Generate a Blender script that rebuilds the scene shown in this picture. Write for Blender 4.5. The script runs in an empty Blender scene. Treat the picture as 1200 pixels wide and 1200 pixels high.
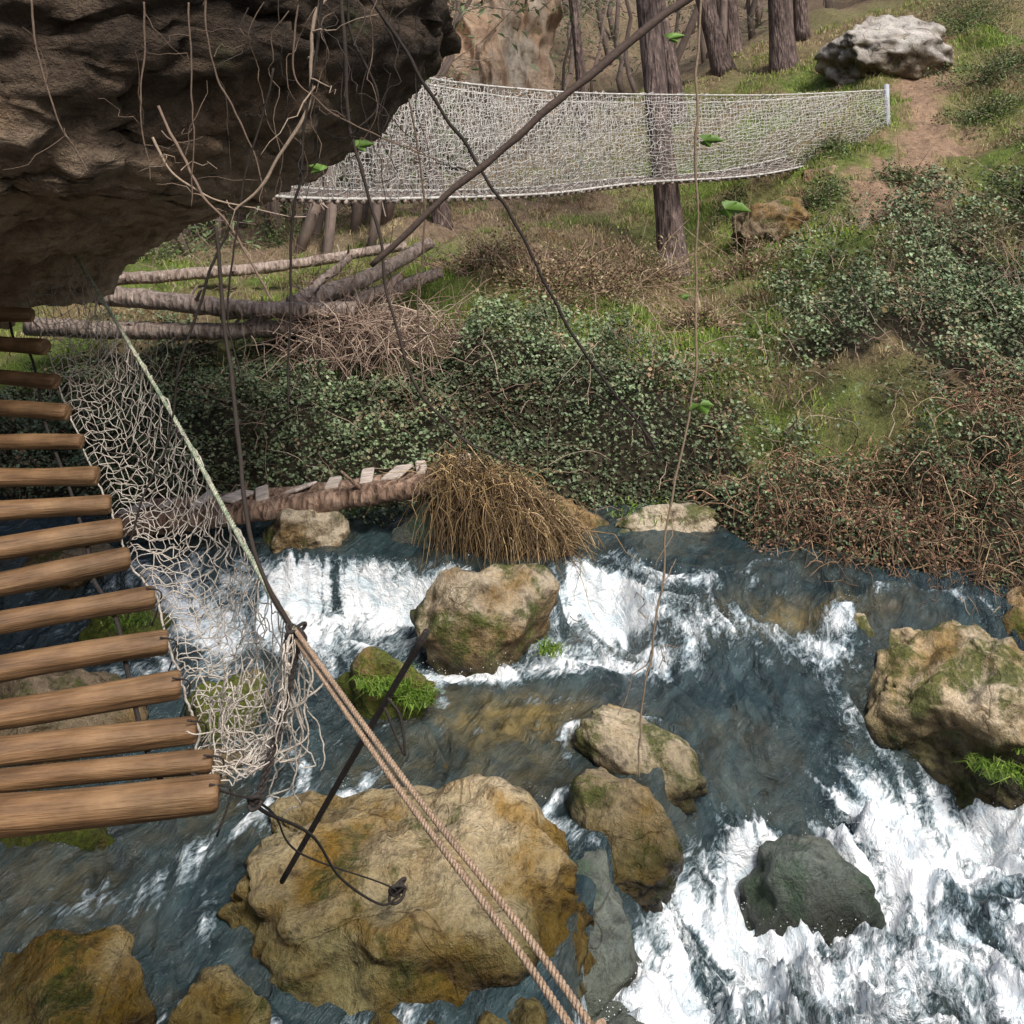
import bpy, bmesh, math, random
import numpy as np
from mathutils import Vector
random.seed(7); rng=np.random.default_rng(11)
S=bpy.context.scene
A=np.array
# ------------------------------------------------------------ noise
def _h(a,b,c,s):
    n=(a*374761393+b*668265263+c*1274126177+s*974634777)&0xffffffff
    n=((n^(n>>13))*1274126177)&0xffffffff
    n=((n^(n>>15))*2246822519)&0xffffffff
    return ((n^(n>>16))&0xffffff)/float(0xffffff)
def vn(P,s=0):
    f=np.floor(P).astype(np.int64); t=P-f; t=t*t*t*(t*(t*6-15)+10)
    r=0
    for i in (0,1):
        for j in (0,1):
            for k in (0,1):
                w=(t[:,0] if i else 1-t[:,0])*(t[:,1] if j else 1-t[:,1])*(t[:,2] if k else 1-t[:,2])
                r=r+w*_h(f[:,0]+i,f[:,1]+j,f[:,2]+k,s)
    return r*2-1
_R=A([[.8,.36,-.48],[-.6,.48,-.64],[0,.8,.6]])
def fbm(P,scale=1,octv=4,seed=0,gain=.5):
    Q=P*scale; a=1;r=0;tot=0
    for o in range(octv):
        r=r+a*vn(Q,seed+o*17); tot+=a; a*=gain; Q=(Q@_R)*2.03+5.3
    return r/tot*1.6
def xy3(x,y,z=0): return np.stack([x,y,np.zeros_like(x)+z],-1)
def sst(a,b,x):
    t=np.clip((x-a)/(b-a),0,1); return t*t*(3-2*t)
# ------------------------------------------------------------ mesh helpers
def mesh_obj(name,V,F,mat,col=None,smooth=True,attrs=None,parent=None):
    V=np.asarray(V,float); F=np.asarray(F,int); k=F.shape[1]
    me=bpy.data.meshes.new(name); me.vertices.add(len(V)); me.vertices.foreach_set('co',V.ravel())
    me.loops.add(F.size); me.loops.foreach_set('vertex_index',F.ravel())
    me.polygons.add(len(F)); me.polygons.foreach_set('loop_start',np.arange(len(F))*k)
    me.update(calc_edges=True)
    me.polygons.foreach_set('use_smooth',np.full(len(F),smooth))
    if col is not None:
        c=np.ones((len(V),4)); c[:,:3]=col
        at=me.attributes.new('Col','FLOAT_COLOR','POINT'); at.data.foreach_set('color',c.ravel())
    for n,a in (attrs or {}).items():
        at=me.attributes.new(n,'FLOAT','POINT'); at.data.foreach_set('value',np.asarray(a,float))
    me.materials.append(mat)
    ob=bpy.data.objects.new(name,me); S.collection.objects.link(ob)
    if parent: ob.parent=parent
    return ob
def empty(name,loc=(0,0,0)):
    e=bpy.data.objects.new(name,None); S.collection.objects.link(e); return e
def cat(parts):
    V=[];F=[];C=[];o=0
    for p in parts:
        V.append(p[0]);F.append(p[1]+o);o+=len(p[0])
        if len(p)>2: C.append(np.broadcast_to(p[2],(len(p[0]),3)))
    return (np.concatenate(V),np.concatenate(F),np.concatenate(C) if C else None)
def tubes(P,R,k=4,col=None,cap=True):
    P=np.asarray(P,float)
    if P.ndim==2: P=P[None]
    m,n,_=P.shape; R=np.broadcast_to(np.asarray(R,float),(m,n))
    T=np.gradient(P,axis=1); T/=np.linalg.norm(T,axis=2,keepdims=True)+1e-9
    mt=np.abs(T.mean(1)); ref=np.where((mt[:,2]>.7)[:,None],A([1.,.13,0]),A([0,.1,1.]))[:,None,:]
    N=np.cross(T,ref); N/=np.linalg.norm(N,axis=2,keepdims=True)+1e-9; B=np.cross(T,N)
    a=np.arange(k)/k*2*np.pi
    V=P[:,:,None,:]+R[:,:,None,None]*(N[:,:,None,:]*np.cos(a)[:,None]+B[:,:,None,:]*np.sin(a)[:,None])
    idx=np.arange(m*n*k).reshape(m,n,k); nx=np.roll(idx,-1,axis=2)
    F=np.stack([idx[:,:-1],nx[:,:-1],nx[:,1:],idx[:,1:]],-1).reshape(-1,4)
    V=V.reshape(-1,3)
    if cap:
        o=len(V); C=np.concatenate([P[:,0],P[:,-1]]); V=np.concatenate([V,C])
        c0=(o+np.arange(m))[:,None]+np.zeros((1,k),int); c1=c0+m
        e0=idx[:,0];e1=idx[:,-1];n0=nx[:,0];n1=nx[:,-1]
        kk=np.arange(0,k,2)
        q0=np.stack([c0[:,kk],n0[:,(kk+1)%k],n0[:,kk],e0[:,kk]],-1).reshape(-1,4)
        q1=np.stack([c1[:,kk],e1[:,kk],n1[:,kk],n1[:,(kk+1)%k]],-1).reshape(-1,4)
        if k%2==0: F=np.concatenate([F,q0,q1])
    if col is None: return V,F
    col=np.asarray(col,float)
    if col.ndim==2:
        cc=np.repeat(col,n*k,axis=0)
        if cap: cc=np.concatenate([cc,col,col])
        return V,F,cc
    return V,F,np.broadcast_to(col,(len(V),3))
def spl(pts,n=30):
    p=A(pts,float); p=np.vstack([2*p[0]-p[1],p,2*p[-1]-p[-2]])
    m=len(p)-3; t=np.linspace(0,m-1e-6,n); i=t.astype(int); f=(t-i)[:,None]
    a,b,c,d=p[i],p[i+1],p[i+2],p[i+3]
    return .5*((2*b)+(c-a)*f+(2*a-5*b+4*c-d)*f**2+(3*b-a-3*c+d)*f**3)
def wig(P,amp,scale,seed):
    return P+amp*np.stack([fbm(P,scale,3,seed+i*50) for i in range(3)],-1)
def leaves(C,size,col,flat=.5,aspect=.62,up=None):
    m=len(C); N=rng.normal(size=(m,3)); N[:,2]=np.abs(N[:,2])+flat
    N/=np.linalg.norm(N,axis=1,keepdims=True)
    D=rng.normal(size=(m,3)); D-=N*(D*N).sum(1,keepdims=True); D/=np.linalg.norm(D,axis=1,keepdims=True)
    E=np.cross(N,D); s=np.broadcast_to(size,(m,))[:,None]
    V=np.stack([C-D*s*.5,C+E*s*aspect*.5+N*s*.12,C+D*s*.5,C-E*s*aspect*.5+N*s*.12],1).reshape(-1,3)
    F=np.arange(m*4).reshape(m,4)
    return V,F,np.repeat(col,4,axis=0)
def blades(C,L,W,lean,col):
    m=len(C); a=rng.uniform(0,2*np.pi,m); h=np.stack([np.cos(a),np.sin(a),0*a],-1)
    b=rng.uniform(0,2*np.pi,m); w=np.stack([np.cos(b),np.sin(b),0*b],-1)*(W/2)[:,None]
    up=A([0,0,1.]); le=lean[:,None]; L=L[:,None]
    mid=C+L*.55*(up*(1-.3*le)+h*le*.5); tip=C+L*(up*(1-.75*le)+h*le*1.0)
    V=np.stack([C-w,C+w,mid+w*.7,mid-w*.7,mid-w*.7,mid+w*.7,tip+w*.1,tip-w*.1],1).reshape(-1,3)
    F=np.arange(m*8).reshape(m*2,4)
    return V,F,np.repeat(col,8,axis=0)
# ------------------------------------------------------------ node helpers
class M:
    def __init__(s,name,rough=.8):
        s.m=bpy.data.materials.new(name); s.m.use_nodes=True; s.t=s.m.node_tree
        s.b=s.t.nodes['Principled BSDF']; s.b.inputs['Roughness'].default_value=rough
        s.b.inputs['Specular IOR Level'].default_value=.3
        s.pos=s.n('ShaderNodeNewGeometry').outputs['Position']
    def n(s,ty,**k):
        x=s.t.nodes.new(ty)
        for a,b in k.items(): setattr(x,a,b)
        return x
    def l(s,a,b): s.t.links.new(a,b)
    def set(s,sock,v):
        if isinstance(v,(int,float)): sock.default_value=v
        elif isinstance(v,(tuple,list)): sock.default_value=(*v,1) if len(v)==3 and len(sock.default_value)==4 else v
        else: s.l(v,sock)
    def map(s,scale=(1,1,1),rot=(0,0,0),vec=None):
        x=s.n('ShaderNodeMapping'); s.l(vec or s.pos,x.inputs[0]); x.inputs['Scale'].default_value=scale; x.inputs['Rotation'].default_value=rot; return x.outputs[0]
    def noise(s,scale,detail=6,rough=.6,dist=0,vec=None):
        x=s.n('ShaderNodeTexNoise'); s.l(vec or s.pos,x.inputs['Vector'])
        x.inputs['Scale'].default_value=scale;x.inputs['Detail'].default_value=detail;x.inputs['Roughness'].default_value=rough;x.inputs['Distortion'].default_value=dist
        return x.outputs['Fac']
    def vor(s,scale,feature='F1',vec=None,out='Distance'):
        x=s.n('ShaderNodeTexVoronoi',feature=feature); s.l(vec or s.pos,x.inputs['Vector']); x.inputs['Scale'].default_value=scale; return x.outputs[out]
    def ramp(s,fac,stops):
        x=s.n('ShaderNodeValToRGB'); s.l(fac,x.inputs[0]); e=x.color_ramp.elements
        while len(e)<len(stops): e.new(.5)
        for q,(p,c) in zip(e,stops):
            q.position=p; q.color=(*c,1) if isinstance(c,tuple) else (c,c,c,1)
        return x.outputs[0]
    def mix(s,a,b,f,mode='MIX'):
        x=s.n('ShaderNodeMixRGB',blend_type=mode); s.set(x.inputs[0],f); s.set(x.inputs[1],a); s.set(x.inputs[2],b); return x.outputs[0]
    def ma(s,op,a,b=0.,c=0.,clamp=False):
        x=s.n('ShaderNodeMath',operation=op,use_clamp=clamp); s.set(x.inputs[0],a)
        if op!='ABSOLUTE': s.set(x.inputs[1],b)
        if op in('MULTIPLY_ADD',): s.set(x.inputs[2],c)
        return x.outputs[0]
    def rng(s,v,a,b,c=0.,d=1.):
        x=s.n('ShaderNodeMapRange'); s.set(x.inputs[0],v)
        for i,q in enumerate((a,b,c,d)): x.inputs[i+1].default_value=q
        return x.outputs[0]
    def attr(s,n,o='Fac'): 
        x=s.n('ShaderNodeAttribute',attribute_name=n); return x.outputs[o]
    def bump(s,h,strength=.5,dist=.02,prev=None):
        x=s.n('ShaderNodeBump'); x.inputs['Strength'].default_value=strength; x.inputs['Distance'].default_value=dist
        s.l(h,x.inputs['Height']); 
        return x.outputs[0]
    def nz(s):
        g=s.n('ShaderNodeNewGeometry'); x=s.n('ShaderNodeSeparateXYZ'); s.l(g.outputs['Normal'],x.inputs[0]); return x.outputs[2]
    def pz(s):
        x=s.n('ShaderNodeSeparateXYZ'); s.l(s.pos,x.inputs[0]); return x.outputs[2]
    def out(s,col,nrm=None,rough=None):
        s.set(s.b.inputs['Base Color'],col)
        if nrm is not None: s.l(nrm,s.b.inputs['Normal'])
        if rough is not None: s.set(s.b.inputs['Roughness'],rough)
        return s.m
def colmat(name,rough=.7,bumpscale=None,plain=False):
    q=M(name,rough); c=q.attr('Col','Color')
    if plain: return q.out(c)
    f=q.noise(bumpscale or 60,3); c2=q.mix(c,q.ramp(f,[(.3,.65),(.7,1.)]),1.,'MULTIPLY')
    return q.out(c2,q.bump(f,.4,.004))
def rockmat(name,dark,mid,light,moss=.4,mosscol=((.022,.036,.008),(.12,.145,.022)),wet=.15,ochre=.5,scale=1.):
    q=M(name,.8)
    n1=q.noise(2.6*scale,8,.64,.4); n2=q.noise(10*scale,7,.7,.3); n3=q.noise(1.9*scale,5,.6); n4=q.noise(42,4,.7)
    c=q.ramp(n1,[(.34,dark),(.47,mid),(.60,light)])
    c=q.mix(c,(.42,.24,.04),q.ma('MULTIPLY',q.rng(n3,.44,.56),ochre))
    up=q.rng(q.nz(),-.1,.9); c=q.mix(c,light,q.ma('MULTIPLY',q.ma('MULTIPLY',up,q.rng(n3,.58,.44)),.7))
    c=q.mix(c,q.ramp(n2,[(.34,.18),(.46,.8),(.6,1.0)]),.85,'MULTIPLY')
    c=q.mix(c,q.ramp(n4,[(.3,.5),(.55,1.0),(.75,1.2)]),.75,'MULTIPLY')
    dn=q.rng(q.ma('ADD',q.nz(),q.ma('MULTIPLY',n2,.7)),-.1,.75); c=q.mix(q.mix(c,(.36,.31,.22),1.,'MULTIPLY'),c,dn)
    crk=q.rng(q.ma('ABSOLUTE',q.ma('SUBTRACT',q.noise(1.1*scale,3,.5,.6),.52)),.0,.0035); c=q.mix(q.mix(c,(.45,.40,.35),1.,'MULTIPLY'),c,crk)
    nm=q.noise(3.6*scale,8,.72,.3); mf=q.rng(q.ma('ADD',nm,q.ma('MULTIPLY',q.nz(),.02)),.63-.3*moss,.72-.3*moss)
    mc=q.ramp(n4,[(.3,mosscol[0]),(.7,mosscol[1])])
    c=q.mix(c,mc,q.ma('MULTIPLY',mf,.88))
    w=q.rng(q.ma('ADD',q.pz(),q.ma('MULTIPLY',n2,-.26)),wet-.20,wet+.08)
    c=q.mix(q.mix(c,(.28,.30,.21),1.,'MULTIPLY'),c,w)
    h=q.ma('ADD',q.ma('ADD',n1,q.ma('MULTIPLY',n2,.6)),q.ma('ADD',q.ma('MULTIPLY',n4,.25),q.ma('MULTIPLY',crk,.04)))
    return q.out(c,q.bump(h,1.,.09),q.rng(w,0,1,.2,.85))
# ------------------------------------------------------------ terrain
CP=A([
 (0,7.3,.45),(0,7.8,.92),(0,9.5,1.42),(0,11.5,1.75),(0,15,2.4),(0,20,2.8),(0,30,4.0),
 (-1.8,7.4,.45),(-2,7.9,.85),(-2.4,9.5,1.35),(-3,12,1.65),(-3.8,15,1.75),(-5.5,22,2.0),(-9,36,5),
 (1.2,7.4,.5),(1.35,8,.95),(1.7,10,1.4),(2.15,13,1.75),(2.5,15,2.4),(2.85,17,3.0),(3.6,22,4.7),
 (2.1,6.35,.36),(2.3,6.8,.65),(2.5,7.6,.95),(3,9,1.5),(3.7,11,2.1),(4.7,14,3.0),(6,18,4.5),(7,21,5.6),(8.7,26,7.5),
 (2.9,6.1,.36),(3.3,6.7,.68),(4,8,1.15),(5,10,1.9),(6,12,2.6),(7.5,15,3.7),(9.5,19,5.4),(11,22,6.7),(16,26,9),
 (4.5,5.8,.5),(7,7,1.8),(9,10,3.4),(10,3,.4),(14,6,3),(2.2,5.8,-.2),(3.2,5.5,-.2),
 (-3.8,7.5,.45),(-4.5,9.5,1.2),(-6,12,1.6),(-9,8,.6),(-12,14,2),
 (0,6.5,-.1),(-2,6.2,-.1),(-4,6.4,-.1),(-7,6.7,0),(1,5.5,-.6),(1.8,5.3,-.7),(2,4.5,-1),(3,4.2,-1),(5,3,-1),(0,4,-.6),(-2,4.5,-.5),(-1,5.3,-.3),(1,2.5,-1),(8,0,-1),
 (0,-1,1.2),(-2.5,.5,.8),(-1,1,.4),(2.5,-2,.5),(-6,4,2.0),(-8,2,3),(-4.6,4.3,.9),(0,60,14),(-30,50,12),(30,50,20),(-40,5,8),(40,5,12),(0,-40,6),(-20,25,4),(60,80,26),(-60,80,18)],float)
def _tps():
    P=CP[:,:2]; r=np.linalg.norm(P[:,None]-P[None],axis=2); K=np.where(r>0,r*r*np.log(r+1e-9),0)+np.eye(len(P))*.02
    B=np.c_[np.ones(len(P)),P]; L=np.block([[K,B],[B.T,np.zeros((3,3))]])
    return np.linalg.solve(L,np.r_[CP[:,2],0,0,0])
_w=_tps()
SX=[-40,-8,-3.5,0,.9,1.35,1.6,2.1,3.1,5,9,40]; SY=[8,7.5,7.35,7.2,7.25,6.9,6.42,6.05,5.85,5.3,3.2,-10]
def shore(x): return np.interp(x,SX,SY)+.10*np.sin(x*3.1+1)+.06*np.sin(x*7.3)
def hgt(x,y):
    x=np.asarray(x,float).ravel(); y=np.asarray(y,float).ravel(); out=np.zeros_like(x)
    for s in range(0,len(x),40000):
        a=x[s:s+40000];b=y[s:s+40000]; r2=(a[:,None]-CP[:,0])**2+(b[:,None]-CP[:,1])**2
        out[s:s+40000]=(.5*r2*np.log(r2+1e-12))@_w[:-3]+_w[-3]+_w[-2]*a+_w[-1]*b
    e=y-shore(x); land=sst(0,.8,e)
    Q=xy3(x,y)
    out+=land*(.20*fbm(Q,.9,4,3)+.07*fbm(Q,3.2,3,8))+(1-land)*.06*fbm(Q,2,3,5)
    out=np.where((e>0)&(x>1.3)&(x<6),np.maximum(out,.18+.5*sst(0,.8,e)),out)
    out+=sst(20,40,y)*1.5*fbm(Q,.12,3,9)
    return out
def zones(x,y):
    e=y-shore(x); Q=xy3(x,y); n=fbm(Q,.8,3,21); n2=fbm(Q,1.3,4,33); n4=fbm(Q,3.1,3,35)
    ivyL=sst(-.05,.1,e)*(1-sst(1.9,2.6,e+.45*n+.25*(x>1)+.35*n4))*(1-sst(1.6,2.4,x+.5*n4))
    ivyR=sst(1.5,2.6,x-.8*n+.4*n4)*sst(.7,1.4,e+.5*n)*(1-sst(4.2,6.6,e+1.2*n-(x-3)*.45))*sst(-.50,.02,n2+.3*n4+.16)
    ivyR*=sst(.20,.30,x/np.maximum(y,1)+.06*n+.03*n4)
    ivy=np.maximum(ivyL,ivyR)
    bram=sst(1.25,1.8,x+.3*n4)*sst(-.05,.1,e)*(1-sst(1.1,2.0,e+.7*n+.4*n4))
    px=np.interp(y,[9,12.7,15,18,22],[3.3,4.95,6.15,7.1,8.2]); path=(1-sst(.3,.95,np.abs(x-px)+.4*n+.25*n4))*sst(11.3,12.8,y+n4)*(1-sst(20,24,y))
    p2=np.exp(-(((x-.2)/1.3)**2+((y-12.4)/.7)**2)*1.2)
    path=np.maximum(path,sst(.35,.7,p2+.2*n+.15*n4))
    return e,ivy,bram,path,n,n2
def axis(lo,d0,d1,hi,st):
    a=list(np.arange(d0,d1,st)); s=st; v=d1
    while v<hi: a.append(v); s*=1.12; v+=s
    a.append(hi); s=st; v=d0
    b=[]
    while v>lo:
        s*=1.12; v-=s; b.append(max(v,lo))
    return A(b[::-1]+a)
def litter(x,y): return np.clip(sst(12.5,15,y+1.2*fbm(xy3(x,y),.5,3,44))*(1-sst(.5,3,x)),0,1)
def greenf(x,y):
    Q=xy3(x,y); g=.55+1.1*fbm(Q,.9,4,61)
    for (cx,cy,sx,sy,a) in [(.3,9.9,1.8,.9,.7),(3.0,12.3,1.0,1.6,.6),(6.3,16.5,1.,2.,.4),(-2,12,1.5,1.5,.3)]: g=g+a*np.exp(-(((x-cx)/sx)**2+((y-cy)/sy)**2))
    return np.clip(g,0,1)
gx=axis(-90,-6,8.5,90,.05); gy=axis(-60,5.4,17,110,.05)
X,Y=np.meshgrid(gx,gy); x=X.ravel(); y=Y.ravel(); z=hgt(x,y)
e,ivy,bram,path,n,n2=zones(x,y)
Q=xy3(x,y)
g=greenf(x,y)[:,None]; far=np.maximum(sst(15,26,y-.35*np.clip(x,0,99)),litter(x,y))[:,None]
col=A([.26,.20,.10])*(1-g)+A([.16,.22,.045])*g
col=col*(1-.8*far)+A([.30,.21,.15])*.8*far
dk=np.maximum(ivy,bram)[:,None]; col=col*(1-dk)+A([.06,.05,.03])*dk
col=col*(1-path[:,None])+A([.42,.28,.185])*path[:,None]
bed=sst(.05,-.1,e)[:,None]; col=col*(1-bed)+A([.10,.08,.045])*bed
I=np.arange(len(x)).reshape(X.shape)
F=np.stack([I[:-1,:-1],I[:-1,1:],I[1:,1:],I[1:,:-1]],-1).reshape(-1,4)
q=M('earth_mat',.95); c=q.attr('Col','Color'); f=q.noise(9,7,.7); f2=q.noise(50,4,.7)
c=q.mix(c,q.ramp(f,[(.3,.5),(.7,1.3)]),1,'MULTIPLY'); c=q.mix(c,q.ramp(f2,[(.3,.5),(.65,1.25)]),.8,'MULTIPLY')
earth=q.out(c,q.bump(q.ma('ADD',f,f2),.9,.06))
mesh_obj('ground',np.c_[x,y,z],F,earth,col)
# ------------------------------------------------------------ water
def streamline(x): return np.interp(x,[-.6,-.1,.1,.3,.6,.85,1.1,1.6,2.0,2.6,5],[1.2,2.2,3.3,4.35,4.75,5.15,5.38,5.66,5.8,5.9,6.0])
WR=[(-.50,4.27,.84,.42),(-.14,6.0,.40,.30),(-.66,5.5,.27,.22),(.60,5.12,.33,.19),(.45,4.62,.28,.22),(1.38,4.78,.30,.22),(2.45,5.65,.62,.44),(-1.5,5.35,.22,.2),(1.6,6.3,.14,.12),(-2.25,6.1,.25,.2),(-1.62,3.68,.36,.24),(-1.05,3.62,.2,.17)]
def wlevel(x,y):
    Q=xy3(x,y); n=fbm(Q,1.3,3,71); n5=fbm(Q,4,3,72)
    c1=6.66+.16*n+.1*np.sin(x*2.1)+.04*n5-.25*sst(.2,1.2,x)
    steep=np.exp(-((x+1.05)/.62)**4)+.75*np.exp(-((x-.5)/.28)**4)
    wd=.95-.76*np.clip(steep,0,1)
    t1=np.clip((y-(c1-wd))/wd,0,1); t1=t1*t1*(3-2*t1)
    t1=np.clip(.7*t1+.3*sst(.25,.75,t1*1.0+.15*n5),0,1)
    z=.18+.35*t1-.10*sst(5.9,4.4,y)+.02*(y-6.6)*(y>6.6)
    z-=sst(4.6,3.6,y)*.16
    sl=streamline(x); d=(sl-y)*.68+.07*n+.02*n5
    t2=sst(-.03,.34,d); z=z*(1-t2)+t2*(-.33-.10*np.clip(d,0,3)*.8)
    return z,t1,t2,d,c1,steep,wd
def build_water():
    gx=np.concatenate([np.linspace(-9,-3.3,80),np.arange(-3.28,3.3,.013),np.linspace(3.32,14,90)]); gy=np.concatenate([np.linspace(-6,3.2,80),np.arange(3.22,7.7,.013),np.linspace(7.72,9,20)])
    X,Y=np.meshgrid(gx,gy); x=X.ravel(); y=Y.ravel(); Q=xy3(x,y)
    z,t1,t2,d,c1,steep,wd=wlevel(x,y)
    a=math.radians(-62); fx=np.cos(a)*x+np.sin(a)*y; fy=-np.sin(a)*x+np.cos(a)*y
    wv=.35*fbm(Q,1.2,3,5); FQ=np.stack([fx*1.0+.2*wv,(fy+wv)*3.2,0*x],-1)
    st=fbm(FQ,2.2,4,91); st2=fbm(FQ,6,3,92); bl=fbm(Q,1.6,4,97)
    foam=np.zeros_like(x)
    fall1=np.clip(1-np.abs(y-(c1-.5*wd))/(.62*wd),0,1)
    vs=fbm(np.stack([x*9,y*1.2,0*x],-1),1,3,93)
    foam+=fall1*(.24+.72*np.clip(steep,0,1)*sst(-.85,.25,st+.6*vs+.3*bl))*(1-sst(.85,1.3,x))*(1-.8*np.exp(-((x+.1)/.30)**2))*(.55+.45*sst(-2.6,-1.7,x))
    below=sst(c1-1.2,c1-.35,y)*(1-sst(c1-.25,c1-.05,y)); foam+=below*(.70*np.exp(-((x+1.05)/.68)**2)+.36*np.exp(-((x-.5)/.3)**2)+.16*np.exp(-((x-1.1)/.4)**2)+.34*np.exp(-((x+2.1)/.5)**2))*(1+.6*bl)
    for (cx,cy,sx,sy,am) in [(-.25,5.70,.40,.09,.55),(.3,5.85,.25,.12,.45),(.75,5.80,.30,.10,.32),(-1.0,5.0,.35,.2,.3),(-.9,4.75,.25,.15,.3),(-.35,5.25,.3,.05,.22),(1.2,5.95,.35,.08,.3),(1.7,5.8,.3,.14,.45),(-.45,3.7,.25,.08,.5),(-2.0,5.7,.5,.15,.4),(-1.75,4.2,.4,.1,.28),(-1.7,5.0,.3,.1,.3),(.3,5.5,.25,.05,.25),(1.0,6.25,.5,.10,.33),(-1.0,5.85,.4,.12,.3),(-1.5,6.1,.4,.15,.3)]:
        foam+=am*np.exp(-(((x-cx)/sx)**2+((y-cy)/sy)**2))
    low=.40*sst(.05,.25,d)+.40*np.exp(-((d-.45)/.22)**2)*t2-.34*np.exp(-(((x-1.35)/.4)**2+((y-5.14)/.10)**2))-.08*sst(1.0,1.6,d)
    low+=.28*np.exp(-(((x-1.3)/.6)**2+((y-4.35)/.35)**2))+.22*np.exp(-(((x-2.2)/.5)**2+((y-4.6)/.5)**2))+.14*bl
    foam=foam*(1-t2)+t2*low
    ring=np.zeros_like(x)
    for (cx,cy,rx,ry) in WR:
        q_=np.sqrt(((x-cx)/rx)**2+((y-cy)/ry)**2); ring=np.maximum(ring,np.exp(-((q_-1.05)/.16)**2)*np.clip(.75+.6*(y-cy)/ry,.25,1))
    foam+=.28*ring*(1+.8*st)
    foam=foam+.40*st*(.26+foam)+.20*st2*(foam>.1)
    chop=.018+.020*(1-t2)*below+.06*t2+.02*np.clip(foam,0,1)*(1-t2)
    r=1-np.abs(fbm(FQ,1.7,3,14)); r2=1-np.abs(fbm(Q,6,3,15)); r3=fbm(Q,20,2,19)
    bil=np.abs(fbm(Q,3.4,4,16))
    z=z+chop*(1.9*(r-.6))+chop*.45*(r2-.6)+.006*r3*np.clip(foam,0,1)+.006*st2+.13*t2*(bil-.25)*np.clip(foam+.2,0,1)
    pile=.13*np.exp(-((d-.5)/.22)**2)*t2*fbm(Q,2.2,2,18)+.06*t2*bl; z+=pile+.025*ring
    z+=.15*np.exp(-(((x-1.38)/.28)**2+((y-5.0)/.13)**2))
    shal=np.zeros_like(x)
    for (cx,cy,sx,sy,am) in [(.05,5.35,.5,.2,1.),(1.7,6.0,.40,.12,.9),(.5,6.2,.25,.2,.4),(-2.0,4.3,.3,.3,.4),(-.5,5.0,.4,.2,.4),(.1,4.95,.25,.2,.3),(-1.3,4.6,.4,.2,.3)]:
        shal+=am*np.exp(-(((x-cx)/sx)**2+((y-cy)/sy)**2))
    shal=np.clip(shal*(.8+.6*st)+.12*sst(.1,.6,fbm(Q,2.5,3,66)),0,1)
    I=np.arange(len(x)).reshape(X.shape); F=np.stack([I[:-1,:-1],I[:-1,1:],I[1:,1:],I[1:,:-1]],-1).reshape(-1,4)
    q=M('river_water_mat',.05); q.b.inputs['Specular IOR Level'].default_value=.8; q.b.inputs['IOR'].default_value=1.33
    fo=q.attr('foam'); sh=q.attr('shallow')
    mv=q.map(scale=(1,.28,1),vec=q.map(rot=(0,0,math.radians(28))))
    a1=q.noise(20,6,.68,1.2,vec=mv); a2=q.noise(80,3,.65,.5,vec=mv); a3=q.noise(8,5,.6,1.,vec=mv); bed=q.noise(9,5,.6); a4=q.noise(6,6,.65,.8)
    f=q.ma('ADD',fo,q.ma('ADD',q.ma('MULTIPLY_ADD',a1,1.5,-.75),q.ma('MULTIPLY_ADD',a2,.6,-.3)))
    f=q.rng(f,.24,.70)
    c=q.mix(q.mix((.008,.018,.022),(.045,.075,.082),q.rng(a3,.35,.7)),q.ramp(bed,[(.35,(.05,.040,.012)),(.6,(.24,.175,.06))]),q.ma('MULTIPLY',sh,.85))
    fw=q.mix(q.ramp(f,[(0,(.12,.19,.22)),(.4,(.38,.48,.53)),(.75,(.70,.77,.80)),(1,(.86,.89,.91))]),q.ramp(a4,[(.35,(.62,.74,.80)),(.55,(1.,1.,1.))]),.8,'MULTIPLY')
    c=q.mix(c,fw,f)
    h=q.ma('ADD',q.ma('MULTIPLY',a3,1.2),q.ma('ADD',q.ma('MULTIPLY',a1,.5),q.ma('ADD',q.ma('MULTIPLY',f,.2),q.ma('MULTIPLY',a2,.12))))
    m=q.out(c,q.bump(h,1.,.05),q.rng(f,0,.7,.05,.6))
    mesh_obj('river_water',np.c_[x,y,z],F,m,attrs={'foam':np.clip(foam,0,1.3),'shallow':shal})
    sel=np.where((foam>.66)&(x>-2.6)&(x<3)&(y>3.5))[0]; sel=rng.choice(sel,4500)
    P=np.c_[x[sel],y[sel],z[sel]]+rng.normal(size=(4500,3))*.015; P[:,2]+=np.abs(rng.normal(size=4500))*.035
    d0=A([[1,0,0],[-1,0,0],[0,1,0],[0,-1,0],[0,0,1.3],[0,0,-1.3]])*1.; ff=A([[0,2,4],[2,1,4],[1,3,4],[3,0,4],[2,0,5],[1,2,5],[3,1,5],[0,3,5]])
    s=rng.uniform(.001,.003,4500)
    V=(P[:,None]+d0[None]*s[:,None,None]).reshape(-1,3); FF=(ff[None]+6*np.arange(4500)[:,None,None]).reshape(-1,3)
    w=M('spray_mat',.3); mesh_obj('water_spray',V,FF,w.out((.82,.85,.87)))
build_water()
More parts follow.
